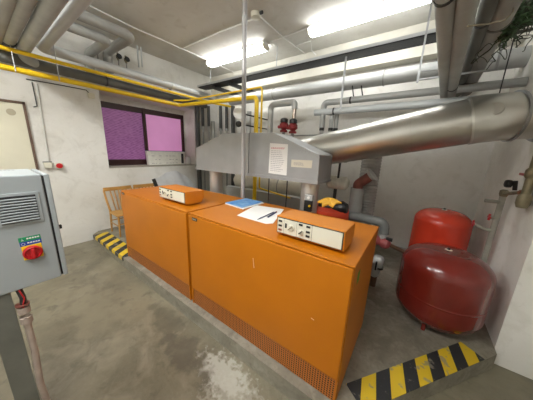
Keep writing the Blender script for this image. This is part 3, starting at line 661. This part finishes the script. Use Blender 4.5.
# foil lagged standing pipe
y5=2.85
a=at('y',y5,372,160);b=at('y',y5,362,222);print('foil',a,b)
t=empty('lagged_pipe',(a.x,y5,HK),label='thick upright pipe wrapped in ridged grey foil under the steel duct',cat='pipe')
xx=(a.x+b.x)/2
pts=[];rs=[];z=HK+.5
while z<1.62:
    pts+= [(xx,y5,z),(xx,y5,z+.02)];rs+=[.106,.114];z+=.035
obj('foil_lagging',tube(NB(),pts,rs,28),M_foil,t,smooth=True)
obj('lower_run',tb([(xx,y5,HK+.001),(xx,y5,HK+.5)],.1,24),M_pg,t,smooth=True)
a=at('y',2.6,356,200);print('clad',a)
t=empty('lagged_pipe',(a.x,2.6,HK),label='smooth grey clad upright pipe left of the ridged foil pipe',cat='pipe')
zt5=at('y',2.6,357,188).z
obj('cladding',tb([(a.x,2.6,HK+.001),(a.x,2.6,zt5)],.075,24),M_pg,t,smooth=True)
el=[(a.x,2.6,zt5),(a.x,2.6,zt5+.05),(a.x+.14,2.58,zt5+.17)]
obj('bare_elbow',tb(el,.055,20,.05),M_wine,t,smooth=True)
d_=(V(el[2])-V(el[1])).normalized()
obj('elbow_flange',tb([V(el[2])-d_*.02,V(el[2])+d_*.004],.078,24),M_foil,t,smooth=True)
# whitish valve body left of it
c=at('y',2.6,341,183)
t=empty('mixing_valve',c,label='cream lagged mixing valve with black lever left of the maroon elbow',cat='valve')
obj('valve_body',tb([c+V((-.17,.0,0)),c+V((-.14,0,0)),c+V((.06,0,0)),c+V((.09,0,0))],[.05,.08,.08,.05],20),mat('cream_insul',(.68,.66,.57),.6,0,.25,14),t,smooth=True)
a=at('y',2.55,341,158)
obj('actuator',bx(a.x-.05,a.x+.07,2.5,2.58,a.z-.05,a.z+.03),M_blk,t,bevel=.008)
obj('lever_rod',tb([(a.x,2.54,a.z-.04),(a.x-.01,2.56,c.z+.05)],.013,10),M_blk,t,smooth=True)
obj('support_leg',tb([(c.x-.06,2.6,c.z-.05),(c.x-.06,2.6,HK+.001)],.02,10),M_dk,t,smooth=True)
# horizontal pipe with elbow right of the boiler
y6=2.45
a=at('y',y6,340,218);b=at('y',y6,385,223)
t=empty('heating_pipe',(a.x,y6,b.z),label='grey lagged pipe bending down behind the right end of the large boiler',cat='pipe')
obj('pipe_run',tb([(a.x-.1,y6,b.z+.01),(b.x,y6,b.z+.005),(b.x+.005,y6,b.z-.12)],.047,24,.07),M_pmid,t,smooth=True)
obj('white_joint',tb([(b.x+.005,y6,b.z-.12),(b.x,y6-.01,b.z-.19)],.035,20),M_pg2,t,smooth=True)
c=at('y',y6-.03,385,244)
t=empty('red_valve',c,label='faded red valve body between boiler and the large dark red tank',cat='valve')
obj('valve_body',lt(c+V((-.10,0,.02)),(1,0,-.15),[(.05,0),(.055,.02),(.035,.05),(.055,.08),(.055,.12),(.03,.15)],20),mat('faded_red',(.40,.09,.09),.5,0,.3,12),t,smooth=True)
obj('black_handle',bx(c.x+.0,c.x+.06,c.y-.02,c.y+.02,c.z+.045,c.z+.075),M_blk,t,bevel=.004)
obj('outlet_pipe',tb([c+V((.05,0,0)),c+V((.20,.03,-.05)),at('y',2.55,410,250)],.02,14),M_rust,t,smooth=True)
c=at('y',y6-.05,379,266)
t=empty('small_pump',c,label='light grey lagged pump beside the right end of the large boiler',cat='pump')
obj('pump_body',lt(c+V((-.01,.0,.11)),(-.12,-.05,-1),[(.04,0),(.055,.02),(.055,.12),(.045,.15),(.05,.17),(.05,.21),(.03,.24)],20),M_pg2,t,smooth=True)
obj('band',lt(c+V((-.01,.0,-.0)),(-.12,-.05,-1),[(.058,0),(.058,.02)],20),M_blk,t,smooth=True)
obj('lower_pipe',tb([c-V((.03,.0,.11)),(c.x-.03,c.y,HK+.001)],.03,12),M_rust,t,smooth=True)
obj('tap_handle',bx(c.x-.03,c.x-.015,c.y-.085,c.y-.055,c.z-.02,c.z+.07),M_blk,t)
a=at('y',2.9,392,278);b=at('y',2.9,404,271)
obj('floor_pipe',tb([(-.6,3.62,HK+.05),(XR-.05,3.62,HK+.05)],.02,12),M_pg,smooth=True,label='thin pale pipe lying along the back wall behind the tanks',cat='pipe')
# ------------------------------------------------------------------ red tanks
def tank(cx,cy,r,z0,z1,m,label,nub=True):
    t=empty('expansion_tank',(cx,cy,HK),label=label,cat='tank',group='red expansion tanks')
    H=z1-z0;prof=[]
    dome=.52*r;K=14
    for k in range(K+1):
        th=k/K*PI/2;prof.append((r*math.sin(th)**.62,dome*(1-math.cos(th)**1.15)))
    top=[(p[0],H-p[1]) for p in prof[::-1]]
    q=H*.42;pr=prof+[(r,q-.012),(r,q-.004),(r*1.004,q-.002),(r*1.004,q+.002),(r,q+.004),(r,q+.012)]+top
    obj('tank_shell',lt((cx,cy,z0),(0,0,1),pr,64),m,t,smooth=True)
    for k in range(3):
        an=-PI/2-.3+k*2*PI/3
        fx,fy=cx+math.cos(an)*r*.72,cy+math.sin(an)*r*.72
        obj('foot',tb([(fx,fy,HK+.001),(fx,fy,z0+.09)],.016,10),m,t,smooth=True)
    if nub:
        obj('cap_plate',lt((cx,cy,z1-.002),(0,0,1),[(.026,0),(.026,.003),(.02,.005)],24),M_crm,t,smooth=True)
        obj('air_valve',lt((cx,cy,z1+.004),(0,0,1),[(.012,0),(.012,.012),(.006,.016)],14),M_blk,t,smooth=True)
    return t
tank(.322,2.21,.308,HK+.018,.805,M_red2,'large dark red expansion tank in front, beside the striped kerb')
tank(.325,3.03,.262,HK+.045,.985,M_red1,'smaller bright red expansion tank behind the large dark one')
# ------------------------------------------------------------------ right wall manifold
xm=.66;a=at('x',xm,504,193)
t=empty('riser_pipe',(xm,a.y,HK),label='thin grey riser pipe with stub taps on the right wall behind tanks',cat='pipe')
ym_=a.y
obj('pipe_run',tb([(xm,ym_,HK+.001),(xm,ym_,a.z-.02)],.022,14),M_brass2,t,smooth=True)
obj('top_elbow',lt((xm,ym_,a.z-.03),(0,0,1),[(.024,0),(.03,.02),(.03,.05),(.015,.06)],14),M_brass,t,smooth=True)
for i,(px,py,red) in enumerate([(490,201,0),(493,217,1),(478,226,1)]):
    hz=[.055,.10,.17][i]
    zz=at('y',ym_,*[(501,202),(497.5,218),(494,231)][i]).z
    e=V((xm-.01-.1*(i!=1)*1.0-(.03 if i==2 else 0),ym_-.02,zz+(.0 if i<2 else .045)))
    if i==1:e=V((xm-.045,ym_-.01,zz))
    s=obj('stub_tap',tb([(xm,ym_,zz),((xm+e.x)/2,e.y,zz+(.01 if i==2 else 0)),e],.016,10),M_brass2,t,smooth=True)
    if red:
        bm=NB();box(bm,e.x-.012,e.x+.004,e.y-.03,e.y+.03,e.z-.008,e.z+.008);box(bm,e.x-.012,e.x+.004,e.y-.008,e.y+.008,e.z-.03,e.z+.03)
        bm2=bm;obj('tap_handle',bm2,M_redb,s,bevel=.003)
# valve assembly
xv2=.655
P=lambda px,py:at('x',xv2,px,py)
a=P(530,170);b=P(523,208)
t=empty('valve_assembly',P(526,190),label='weathered brass valve assembly with red lever at right wall edge',cat='valve')
ya_=P(527,190).y
zt_=P(527,190).z
obj('main_pipe',tb([(xv2,ya_,zt_+.42),(xv2,ya_,zt_-.10)],.024,14),M_brass,t,smooth=True)
obj('lower_body',lt((xv2,ya_,zt_-.03),(0,0,-1),[(.026,0),(.038,.02),(.038,.07),(.028,.10)],16),M_brass,t,smooth=True)
obj('side_branch',tb([(xv2,ya_,zt_-.03),(xv2,ya_+.10,zt_-.03),(xv2,ym_-.01,at('x',xm,504,193).z-.01)],.014,12,.03),M_brass,t,smooth=True)
obj('union_nut',tb([(xv2,ya_+.03,zt_-.03),(xv2,ya_+.065,zt_-.03)],.026,8),mat('rusty_nut',(.32,.15,.08),.6,.3),t,smooth=True)
gq=P(515,189)
obj('pressure_gauge',lt((xv2-.03,gq.y,zt_+.018),(-1,-.15,0),[(.030,0),(.032,.02),(.028,.03),(.01,.031)],24),M_blk,t,smooth=True)
obj('gauge_stem',tb([(xv2,gq.y,zt_-.03),(xv2-.01,gq.y,zt_+.045)],.014,10),M_blk,t,smooth=True)
lv=P(520,172)
obj('red_lever',bx(xv2-.03,xv2-.018,ya_-.01,ya_+.12,P(520,173).z-.012,P(520,173).z+.006),M_redb,t,bevel=.004)
obj('upper_body',lt((xv2,ya_,P(527,172).z-.04),(0,0,1),[(.026,0),(.036,.015),(.036,.055),(.026,.07)],16),M_brass,t,smooth=True)
# ------------------------------------------------------------------ overhead pipes top right (along y)
zr=2.245
def op(px0,px1,r,m,z,label,**k):
    a=at('z',z,*px0);b=at('z',z,*px1);d=(b-a)/(b.y-a.y);s=a+d*(-1.2-a.y)
    e=a+d*(YB-.002-a.y);return pipe('overhead_pipe',[s,e],r,m,label,collars=[(a+d*(y-a.y),d,l) for y,l in k.get('c',[])],group='overhead pipes at top right',cm=k.get('cm'))
op((445.5,5),(444.5,95),.040,M_pt,zr,'overhead lagged pipe at top right, leftmost of four',c=[(1.32,.02)])
op((467,5),(453,84),.042,M_pt,zr,'overhead lagged pipe at top right, second from left, with dark band',c=[(1.25,.02),(2.9,.02)])
op((489,5),(464,75),.040,M_pd,zr+.11,'dark overhead pipe at top right, third from left',c=[(1.9,.02)])
op((506,5),(474,75),.058,M_pg,zr+.13,'overhead grey pipe at top right, rightmost of four',c=[(2.0,.02)],cm=M_pd)
yh=2.70
a=at('y',yh,418,81.5);b=at('y',yh,494,74);c=at('y',yh,426,70);print('hanger',a,b,c)
t=empty('pipe_hanger',(a.x,yh,a.z),label='pale steel ladder-shaped hanger frame around the overhead pipes',cat='hanger frame')
hz=zr+.045
obj('cross_bar',bx(a.x,b.x,yh-.012,yh+.012,hz,hz+.012),M_gal,t)
obj('cross_bar',bx(a.x+.01,b.x,yh+.05,yh+.07,hz+.10-.01,hz+.11-.01),M_gal,t)
obj('upright',bx(a.x-.012,a.x+.004,yh-.012,yh+.012,hz-.02,CZ-.001),M_gal,t)
obj('upright',bx(b.x-.004,b.x+.012,yh-.012,yh+.012,hz,CZ-.001),M_gal,t)
# creeper tangle
vc=V((.52,2.35,2.62))
t=empty('creeper',vc,label='tangle of dark green creeper stems and leaves in the top right corner',cat='plant')
def vp():
    u=random.random();px=498+u*45;py=37-u*34+random.gauss(0,6)
    p=at('y',random.uniform(2.0,2.75),px,py);p.x=min(p.x,XR-.02);p.z=min(p.z,CZ-.03);return p
bm=NB()
for k in range(70):
    p=vp();pts=[p]
    for j in range(7):
        p=p+V((random.uniform(-.05,.05),random.uniform(-.10,.10),random.uniform(-.045,.045)));p.x=min(XR-.015,p.x);pts.append(p.copy())
    tube(bm,fillet(pts,.04,2),random.uniform(.0015,.0045),5)
tube(bm,[at('y',2.3,500,38),at('y',2.3,515,33),at('x',XR-.005,538,28)],.012,8)
obj('stems',bm,M_stem,t,smooth=True)
bm=NB()
for k in range(520):
    p=vp();p.z+=.02;u=V((random.gauss(0,1),random.gauss(0,1),random.gauss(0,1))).normalized();w=u.orthogonal().normalized();l=random.uniform(.014,.034)
    n=u.cross(w)*.0015
    a_=[bm.verts.new(p+u*l*s_+w*l*.45*q+n*e) for e in(1,-1) for s_,q in((-1,0),(0,-1),(1,0),(0,1))]
    bm.faces.new(a_[:4]);bm.faces.new(a_[4:][::-1])
    for i in range(4):bm.faces.new((a_[i],a_[4+i],a_[4+(i+1)%4],a_[(i+1)%4]))
obj('leaves',bm,M_leaf,t,kind='stuff')
wire('loose_cable',[at('z',2.0,468,26),at('z',2.06,488,24),at('z',2.12,505,20),at('z',2.25,513,12),at('z',2.5,514,0)],.003,M_brass,'thin yellowish cable sagging under the overhead pipes at top right',cat='cable')
# ------------------------------------------------------------------ cabinet
xc=-1.5;ct=1.400;cb=.838;ys=.186
t=empty('switch_cabinet',(-1.68,0,cb),label='light grey electrical cabinet with vent and red main switch at left edge',cat='electrical cabinet')
obj('cabinet_body',bx(-1.87,xc,-.28,ys,cb,ct),M_cab,t,bevel=.006)
obj('door_gasket',bx(-1.86,xc-.008,ys,ys+.008,cb+.008,ct-.008),M_blk,t)
obj('cabinet_door',bx(-1.87,xc+.0,ys+.008,ys+.028,cb,ct),M_cab,t,bevel=.005)
k=at('x',xc-.02,58,228)
obj('door_lock',tb([(xc-.04,ys+.028,k.z),(xc-.04,ys+.042,k.z)],.012,14),M_blk,t,smooth=True)
g=obj('vent_frame',bx(xc,xc+.006,.018,.166,1.166,1.320),M_cab,t,bevel=.003)
bm=NB()
for i in range(9):
    z=1.186+i*.0132
    obox(bm,V((xc+.010,.090,z)),V((1,0,.6)).normalized(),V((0,1,0)),V((-.6,0,1)).normalized(),.006,.06,.0022)
obj('vent_slats',bm,M_cab,g)
obj('vent_opening',bx(xc+.0055,xc+.0065,.030,.152,1.178,1.306),M_blk,g)
def yz(px,py): return at('x',xc,px,py)
A=yz(17,237);B=yz(38.5,246)
y_0,y_1=.066,.140
o=obj('green_sticker',bx(xc,xc+.0012,y_0,y_1,1.078,1.101),M_grn,t)
bm=NB();bar(bm,(xc+.0016,.078,1.084),(xc+.0016,.078,1.096),.003,.001);box(bm,xc+.0012,xc+.002,.074,.082,1.084,1.0865)
for i in range(5):box(bm,xc+.0012,xc+.0018,.092+i*.009,.099+i*.009,1.088,1.095)
obj('printed_text',bm,M_pap,o)
o=obj('blue_sticker',bx(xc,xc+.0012,y_0+.001,y_1,1.055,1.078),M_blu,t)
bm=NB()
for i in range(12):
    a1=2*PI*i/12;a2=2*PI*(i+1)/12;bar(bm,(xc+.0016,.078+.006*math.cos(a1),1.0665+.006*math.sin(a1)),(xc+.0016,.078+.006*math.cos(a2),1.0665+.006*math.sin(a2)),.0015,.001)
for i in range(5):box(bm,xc+.0012,xc+.0018,.092+i*.009,.099+i*.009,1.066,1.072)
obj('printed_text',bm,M_pap,o)
o=obj('switch_plate',bx(xc,xc+.004,.069,.137,.983,1.056),M_yl,t,bevel=.004)
kc=V((xc+.004,.102,1.018))
o=obj('main_switch',lt(kc,(1,0,0),[(.033,0),(.035,.004),(.034,.014),(.028,.018),(.024,.010),(.001,.010)],28),M_redb,t,smooth=True)
obj('switch_grip',bx(xc+.012,xc+.034,.095,.109,.994,1.042),M_redb,o,bevel=.004)
bm=NB();A=at('z',ct+.001,8,171.5)
for i in range(5):box(bm,-1.80+.0,-1.79,.06+i*.014,.07+i*.014,ct,ct+.001)
obj('cabinet_text',bm,M_ink,t)
# stand and conduit below cabinet
t=empty('cabinet_stand',(xc-.05,-.04,0),label='grey painted upright panel carrying the electrical cabinet',cat='stand')
obj('stand_post',bx(-1.62,xc-.01,-.075,.004,.0,cb-.001),M_post,t,bevel=.003)
obj('stand_post',bx(-1.62,xc-.01,-.3,-.23,.0,cb-.001),M_post,t,bevel=.003)
obj('cross_rail',bx(-1.60,xc-.03,-.23,-.075,.55,.58),M_post,t)
obj('base_foot',bx(-1.75,xc+.05,-.075,.004,0,.03),M_post,t) if 0 else None
xp=xc-.02
Q=lambda px,py:at('x',xp,px,py)
t=empty('cable_conduit',Q(22,300),label='dirty pinkish cable conduit with couplings hanging below the cabinet',cat='conduit')
yy=.030
obj('pipe_run',tb([(xp,yy,cb-.16),(xp+.0,yy,.45),(xp+.01,yy-.01,.25),(xp,yy,.001)],.014,14,.05),M_pink,t,smooth=True)
for z in(.70,.64):
    obj('coupling',tb([(xp,yy,z),(xp,yy,z+.035)],.023,14),M_pink,t,smooth=True)
obj('cable_bundle',tb([(xp,yy,cb-.002),(xp+.01,yy+.006,cb-.05),(xp,yy,cb-.13)],.012,10,.02),M_dk,t,smooth=True)
obj('cable_tie',tb([(xp,yy,.745),(xp,yy,.752)],.026,14),M_wine,t,smooth=True)
obj('red_wire',tb([(xp+.016,yy,cb-.002),(xp+.022,yy+.01,cb-.05),(xp+.016,yy,cb-.09),(xp+.018,yy,.70)],.003,6,.01),M_redb,t,smooth=True)
# pipes at lower-left edge
for i,(z,r,m) in enumerate([(.50,.022,M_rust),(.41,.018,M_pink),(.30,.03,M_pd)]):
    obj('low_pipe',tb([(-2.2,-.34,z),(-1.75,-.12,z),(-1.72,-1.2,z)],r,12,.1),m,smooth=True,label=['rust brown pipe at the lower left edge behind the stand, top one','dirty pink pipe at the lower left edge behind the stand, middle one','dark pipe at the lower left edge behind the stand, lowest one'][i],cat='pipe')
# ------------------------------------------------------------------ wall fittings on the window wall
a=at('x',W,48,165);b=at('x',W,58.5,165.5)
t=empty('wall_socket',(W,a.y,a.z),label='small cream wall socket left of the red emergency button',cat='socket')
obj('socket_body',bx(W+.001,W+.05,a.y-.045,a.y+.035,a.z-.04,a.z+.04),M_crm,t,bevel=.006)
obj('socket_top',bx(W+.001,W+.045,a.y-.05,a.y+.04,a.z+.04,a.z+.048),M_blk,t)
t=empty('emergency_button',(W,b.y,b.z),label='red round emergency button on the window wall beside the socket',cat='button')
obj('button_base',bx(W+.001,W+.04,b.y-.04,b.y+.04,b.z-.04,b.z+.04),M_crm,t,bevel=.006)
obj('push_button',lt((W+.04,b.y,b.z),(1,0,0),[(.018,0),(.018,.015),(.036,.02),(.034,.035),(.01,.04)],24),M_redb,t,smooth=True)
wire('cable_conduit',[at('x',W+.012,37,84),at('x',W+.012,49,161)],.009,mat('conduit_grey',(.55,.54,.50),.5),'vertical conduit on window wall running down to the cream socket')
wire('cable_conduit',[at('x',W+.012,33,82),at('x',W+.012,38,107)] if 0 else [at('x',W+.012,32,82),at('x',W+.012,37,106),at('x',W+.012,33.5,107)],.006,M_dk,'short dark cable angle on window wall above the door')
wire('cable_conduit',[at('x',W+.012,26,79),at('x',W+.012,60,85),at('x',W+.012,86,90),at('x',W+.012,89,93)],.006,M_dk,'thin dark cable sagging along window wall to small box')
a=at('x',W+.01,91,95.5)
obj('cable_box',bx(W+.001,W+.04,a.y-.04,a.y+.04,a.z-.04,a.z+.03),M_crm,bevel=.005,label='tiny cream junction box on window wall above the window corner',cat='junction box')
# ------------------------------------------------------------------ carton on the sill
t=empty('carton',(-4.42,2.55,z0+.01),label='long white printed carton standing on the window sill',cat='carton')
ca=at('x',-4.42,149,163);cb_=at('x',-4.42,185,163)
A=at('x',-4.42,148,151).z
zc0=z0+.009;zc1=at('x',-4.42,168,151.5).z
poly=[(ca.y,zc0),(cb_.y,zc0),(cb_.y+.01,zc1),(ca.y-.02,zc1)]
obj('carton_body',prism(poly,'x',-4.50,-4.42),mat('carton_print',(.88,.87,.80),.5,0,.1,16),t,bevel=.003)
bm=NB()
for i in range(8):
    for j in range(3):
        y=ca.y+.06+i*.075;z=zc0+.03+j*.075
        if random.random()<.75:box(bm,-4.42,-4.4185,y,y+random.uniform(.02,.06),z,z+.008)
obj('printed_lines',bm,M_ink,t)
obj('black_mark',bx(-4.42,-4.418,cb_.y-.09,cb_.y-.03,zc0+.02,zc1-.04),M_blk,t)
obj('carton_lid_edge',bx(-4.505,-4.415,ca.y-.02,cb_.y+.01,zc1,zc1+.008),mat('lid_blue',(.12,.2,.26),.5),t)
t=obj('bottle_wrap',prism([(cb_.y+.03,zc0),(cb_.y+.16,zc0),(cb_.y+.13,zc0+.17),(cb_.y+.05,zc0+.17)],'x',-4.49,-4.40),M_pap,bevel=.02,label='small white paper bag beside the carton at the sill end',cat='bag')
# ------------------------------------------------------------------ chairs
def chair(loc,label):
    # faces +x, local origin at floor centre of seat; width along y
    t=empty('wooden_chair',loc,label=label,cat='chair',group='beech chairs at the window wall')
    hw=.195;O=(0,0,0)
    pr=[(-.17,-hw),(.18,-hw-.015),(.20,-hw+.02),(.20,hw-.02),(.18,hw+.015),(-.17,hw)]
    obj('seat',prism(pr,'z',.335,.36),M_wood,t,loc=O,bevel=.008)
    for s in(-1,1):
        obj('leg',tube(NB(),[(.165,s*(hw-.02),.334),(.185,s*(hw-.005),.001)],[.017,.012],10),M_wood,t,loc=O,smooth=True)
        obj('leg',tube(NB(),[(-.155,s*(hw-.02),.38),(-.175,s*(hw-.01),.001)],[.017,.013],10),M_wood,t,loc=O,smooth=True)
        obj('back_post',tube(NB(),[(-.155,s*(hw-.02),.36),(-.20,s*(hw-.0),.55),(-.235,s*(hw+.01),.705)],[.016,.015,.013],10),M_wood,t,loc=O,smooth=True)
    obj('top_rail',prism([(-.26,-hw-.012),(-.232,-hw-.012),(-.222,0),(-.232,hw+.012),(-.26,hw+.012),(-.245,0)],'z',.685,.745),M_wood,t,loc=O,bevel=.005)
    for k in range(5):
        y=-.12+k*.06;bm=NB();bar(bm,(-.155,y*.8,.36),(-.235,y,.70),.036,.010);obj('back_slat',bm,M_wood,t,loc=O)
    bm=NB();tube(bm,[(.17,-hw+.005,.2),(.17,hw-.005,.2)],.009,8);tube(bm,[(-.16,-hw+.01,.2),(-.16,hw-.01,.2)],.009,8)
    for s in(-1,1):tube(bm,[(.172,s*(hw-.01),.17),(-.162,s*(hw-.01),.17)],.009,8)
    obj('stretcher',bm,M_wood,t,loc=O,smooth=True)
    return t
chair((-3.87,1.38,HK),'yellow wooden chair nearer the striped kerb, beside the orange boiler')
chair((-3.87,1.83,HK),'yellow wooden chair mostly hidden behind the orange boiler, second from the kerb')
# ------------------------------------------------------------------ crumpled white film bundle
ctr=at('y',2.45,176,184);print('film',ctr)
bm=NB();nu,nv=26,12;g=[]
A=at('x',-4.0,154,180);B=at('x',-4.0,198,186);tops=[(0,180),(.15,177),(.3,173),(.45,170.5),(.6,172),(.75,176),(.9,184),(1,190)]
for i in range(nu+1):
    row=[];u=i/nu
    for q in range(7):
        if tops[q][0]<=u<=tops[q+1][0]: w_=(u-tops[q][0])/(tops[q+1][0]-tops[q][0]);py=tops[q][1]*(1-w_)+tops[q+1][1]*w_
    T_=at('x',-4.0,154+44*u,py)
    for j in range(nv+1):
        v=j/nv;z=HK+.02+(T_.z-HK-.02)*v
        row.append(bm.verts.new((-4.03+.30*(1-v)+.03*math.sin(u*19+v*5)+.015*random.random(),T_.y+.02*math.sin(v*9+u*12),z)))
    g.append(row)
for i in range(nu):
    for j in range(nv):bm.faces.new((g[i][j],g[i+1][j],g[i+1][j+1],g[i][j+1]))
bmesh.ops.solidify(bm,geom=bm.faces[:],thickness=.03)
obj('plastic_bundle',bm,M_film,smooth=True,label='crumpled white plastic film bundle behind the boiler below the window',cat='plastic sheet')
A=at('x',-3.66,153.5,179);B=at('x',-3.60,158,187)
bm=NB();d_=(B-A).normalized();bar(bm,A,A+d_*((A.z-HK-.03)/max(.05,-d_.z)) if 0 else (A.x+.06,A.y+.22,HK+.04),.03,.05)
obj('dark_strut',bm,M_dk,label='dark metal strip leaning at the left end of the white film bundle',cat='metal strip')
# ------------------------------------------------------------------ world and view
w=bpy.data.worlds.new('world');S.world=w;w.use_nodes=True;w.node_tree.nodes['Background'].inputs[0].default_value=(.6,.65,.7,1);w.node_tree.nodes['Background'].inputs[1].default_value=.3
S.view_settings.view_transform='Standard';S.view_settings.look='None';S.view_settings.gamma=1;S.view_settings.use_curve_mapping=False
S.view_settings.exposure=0.12
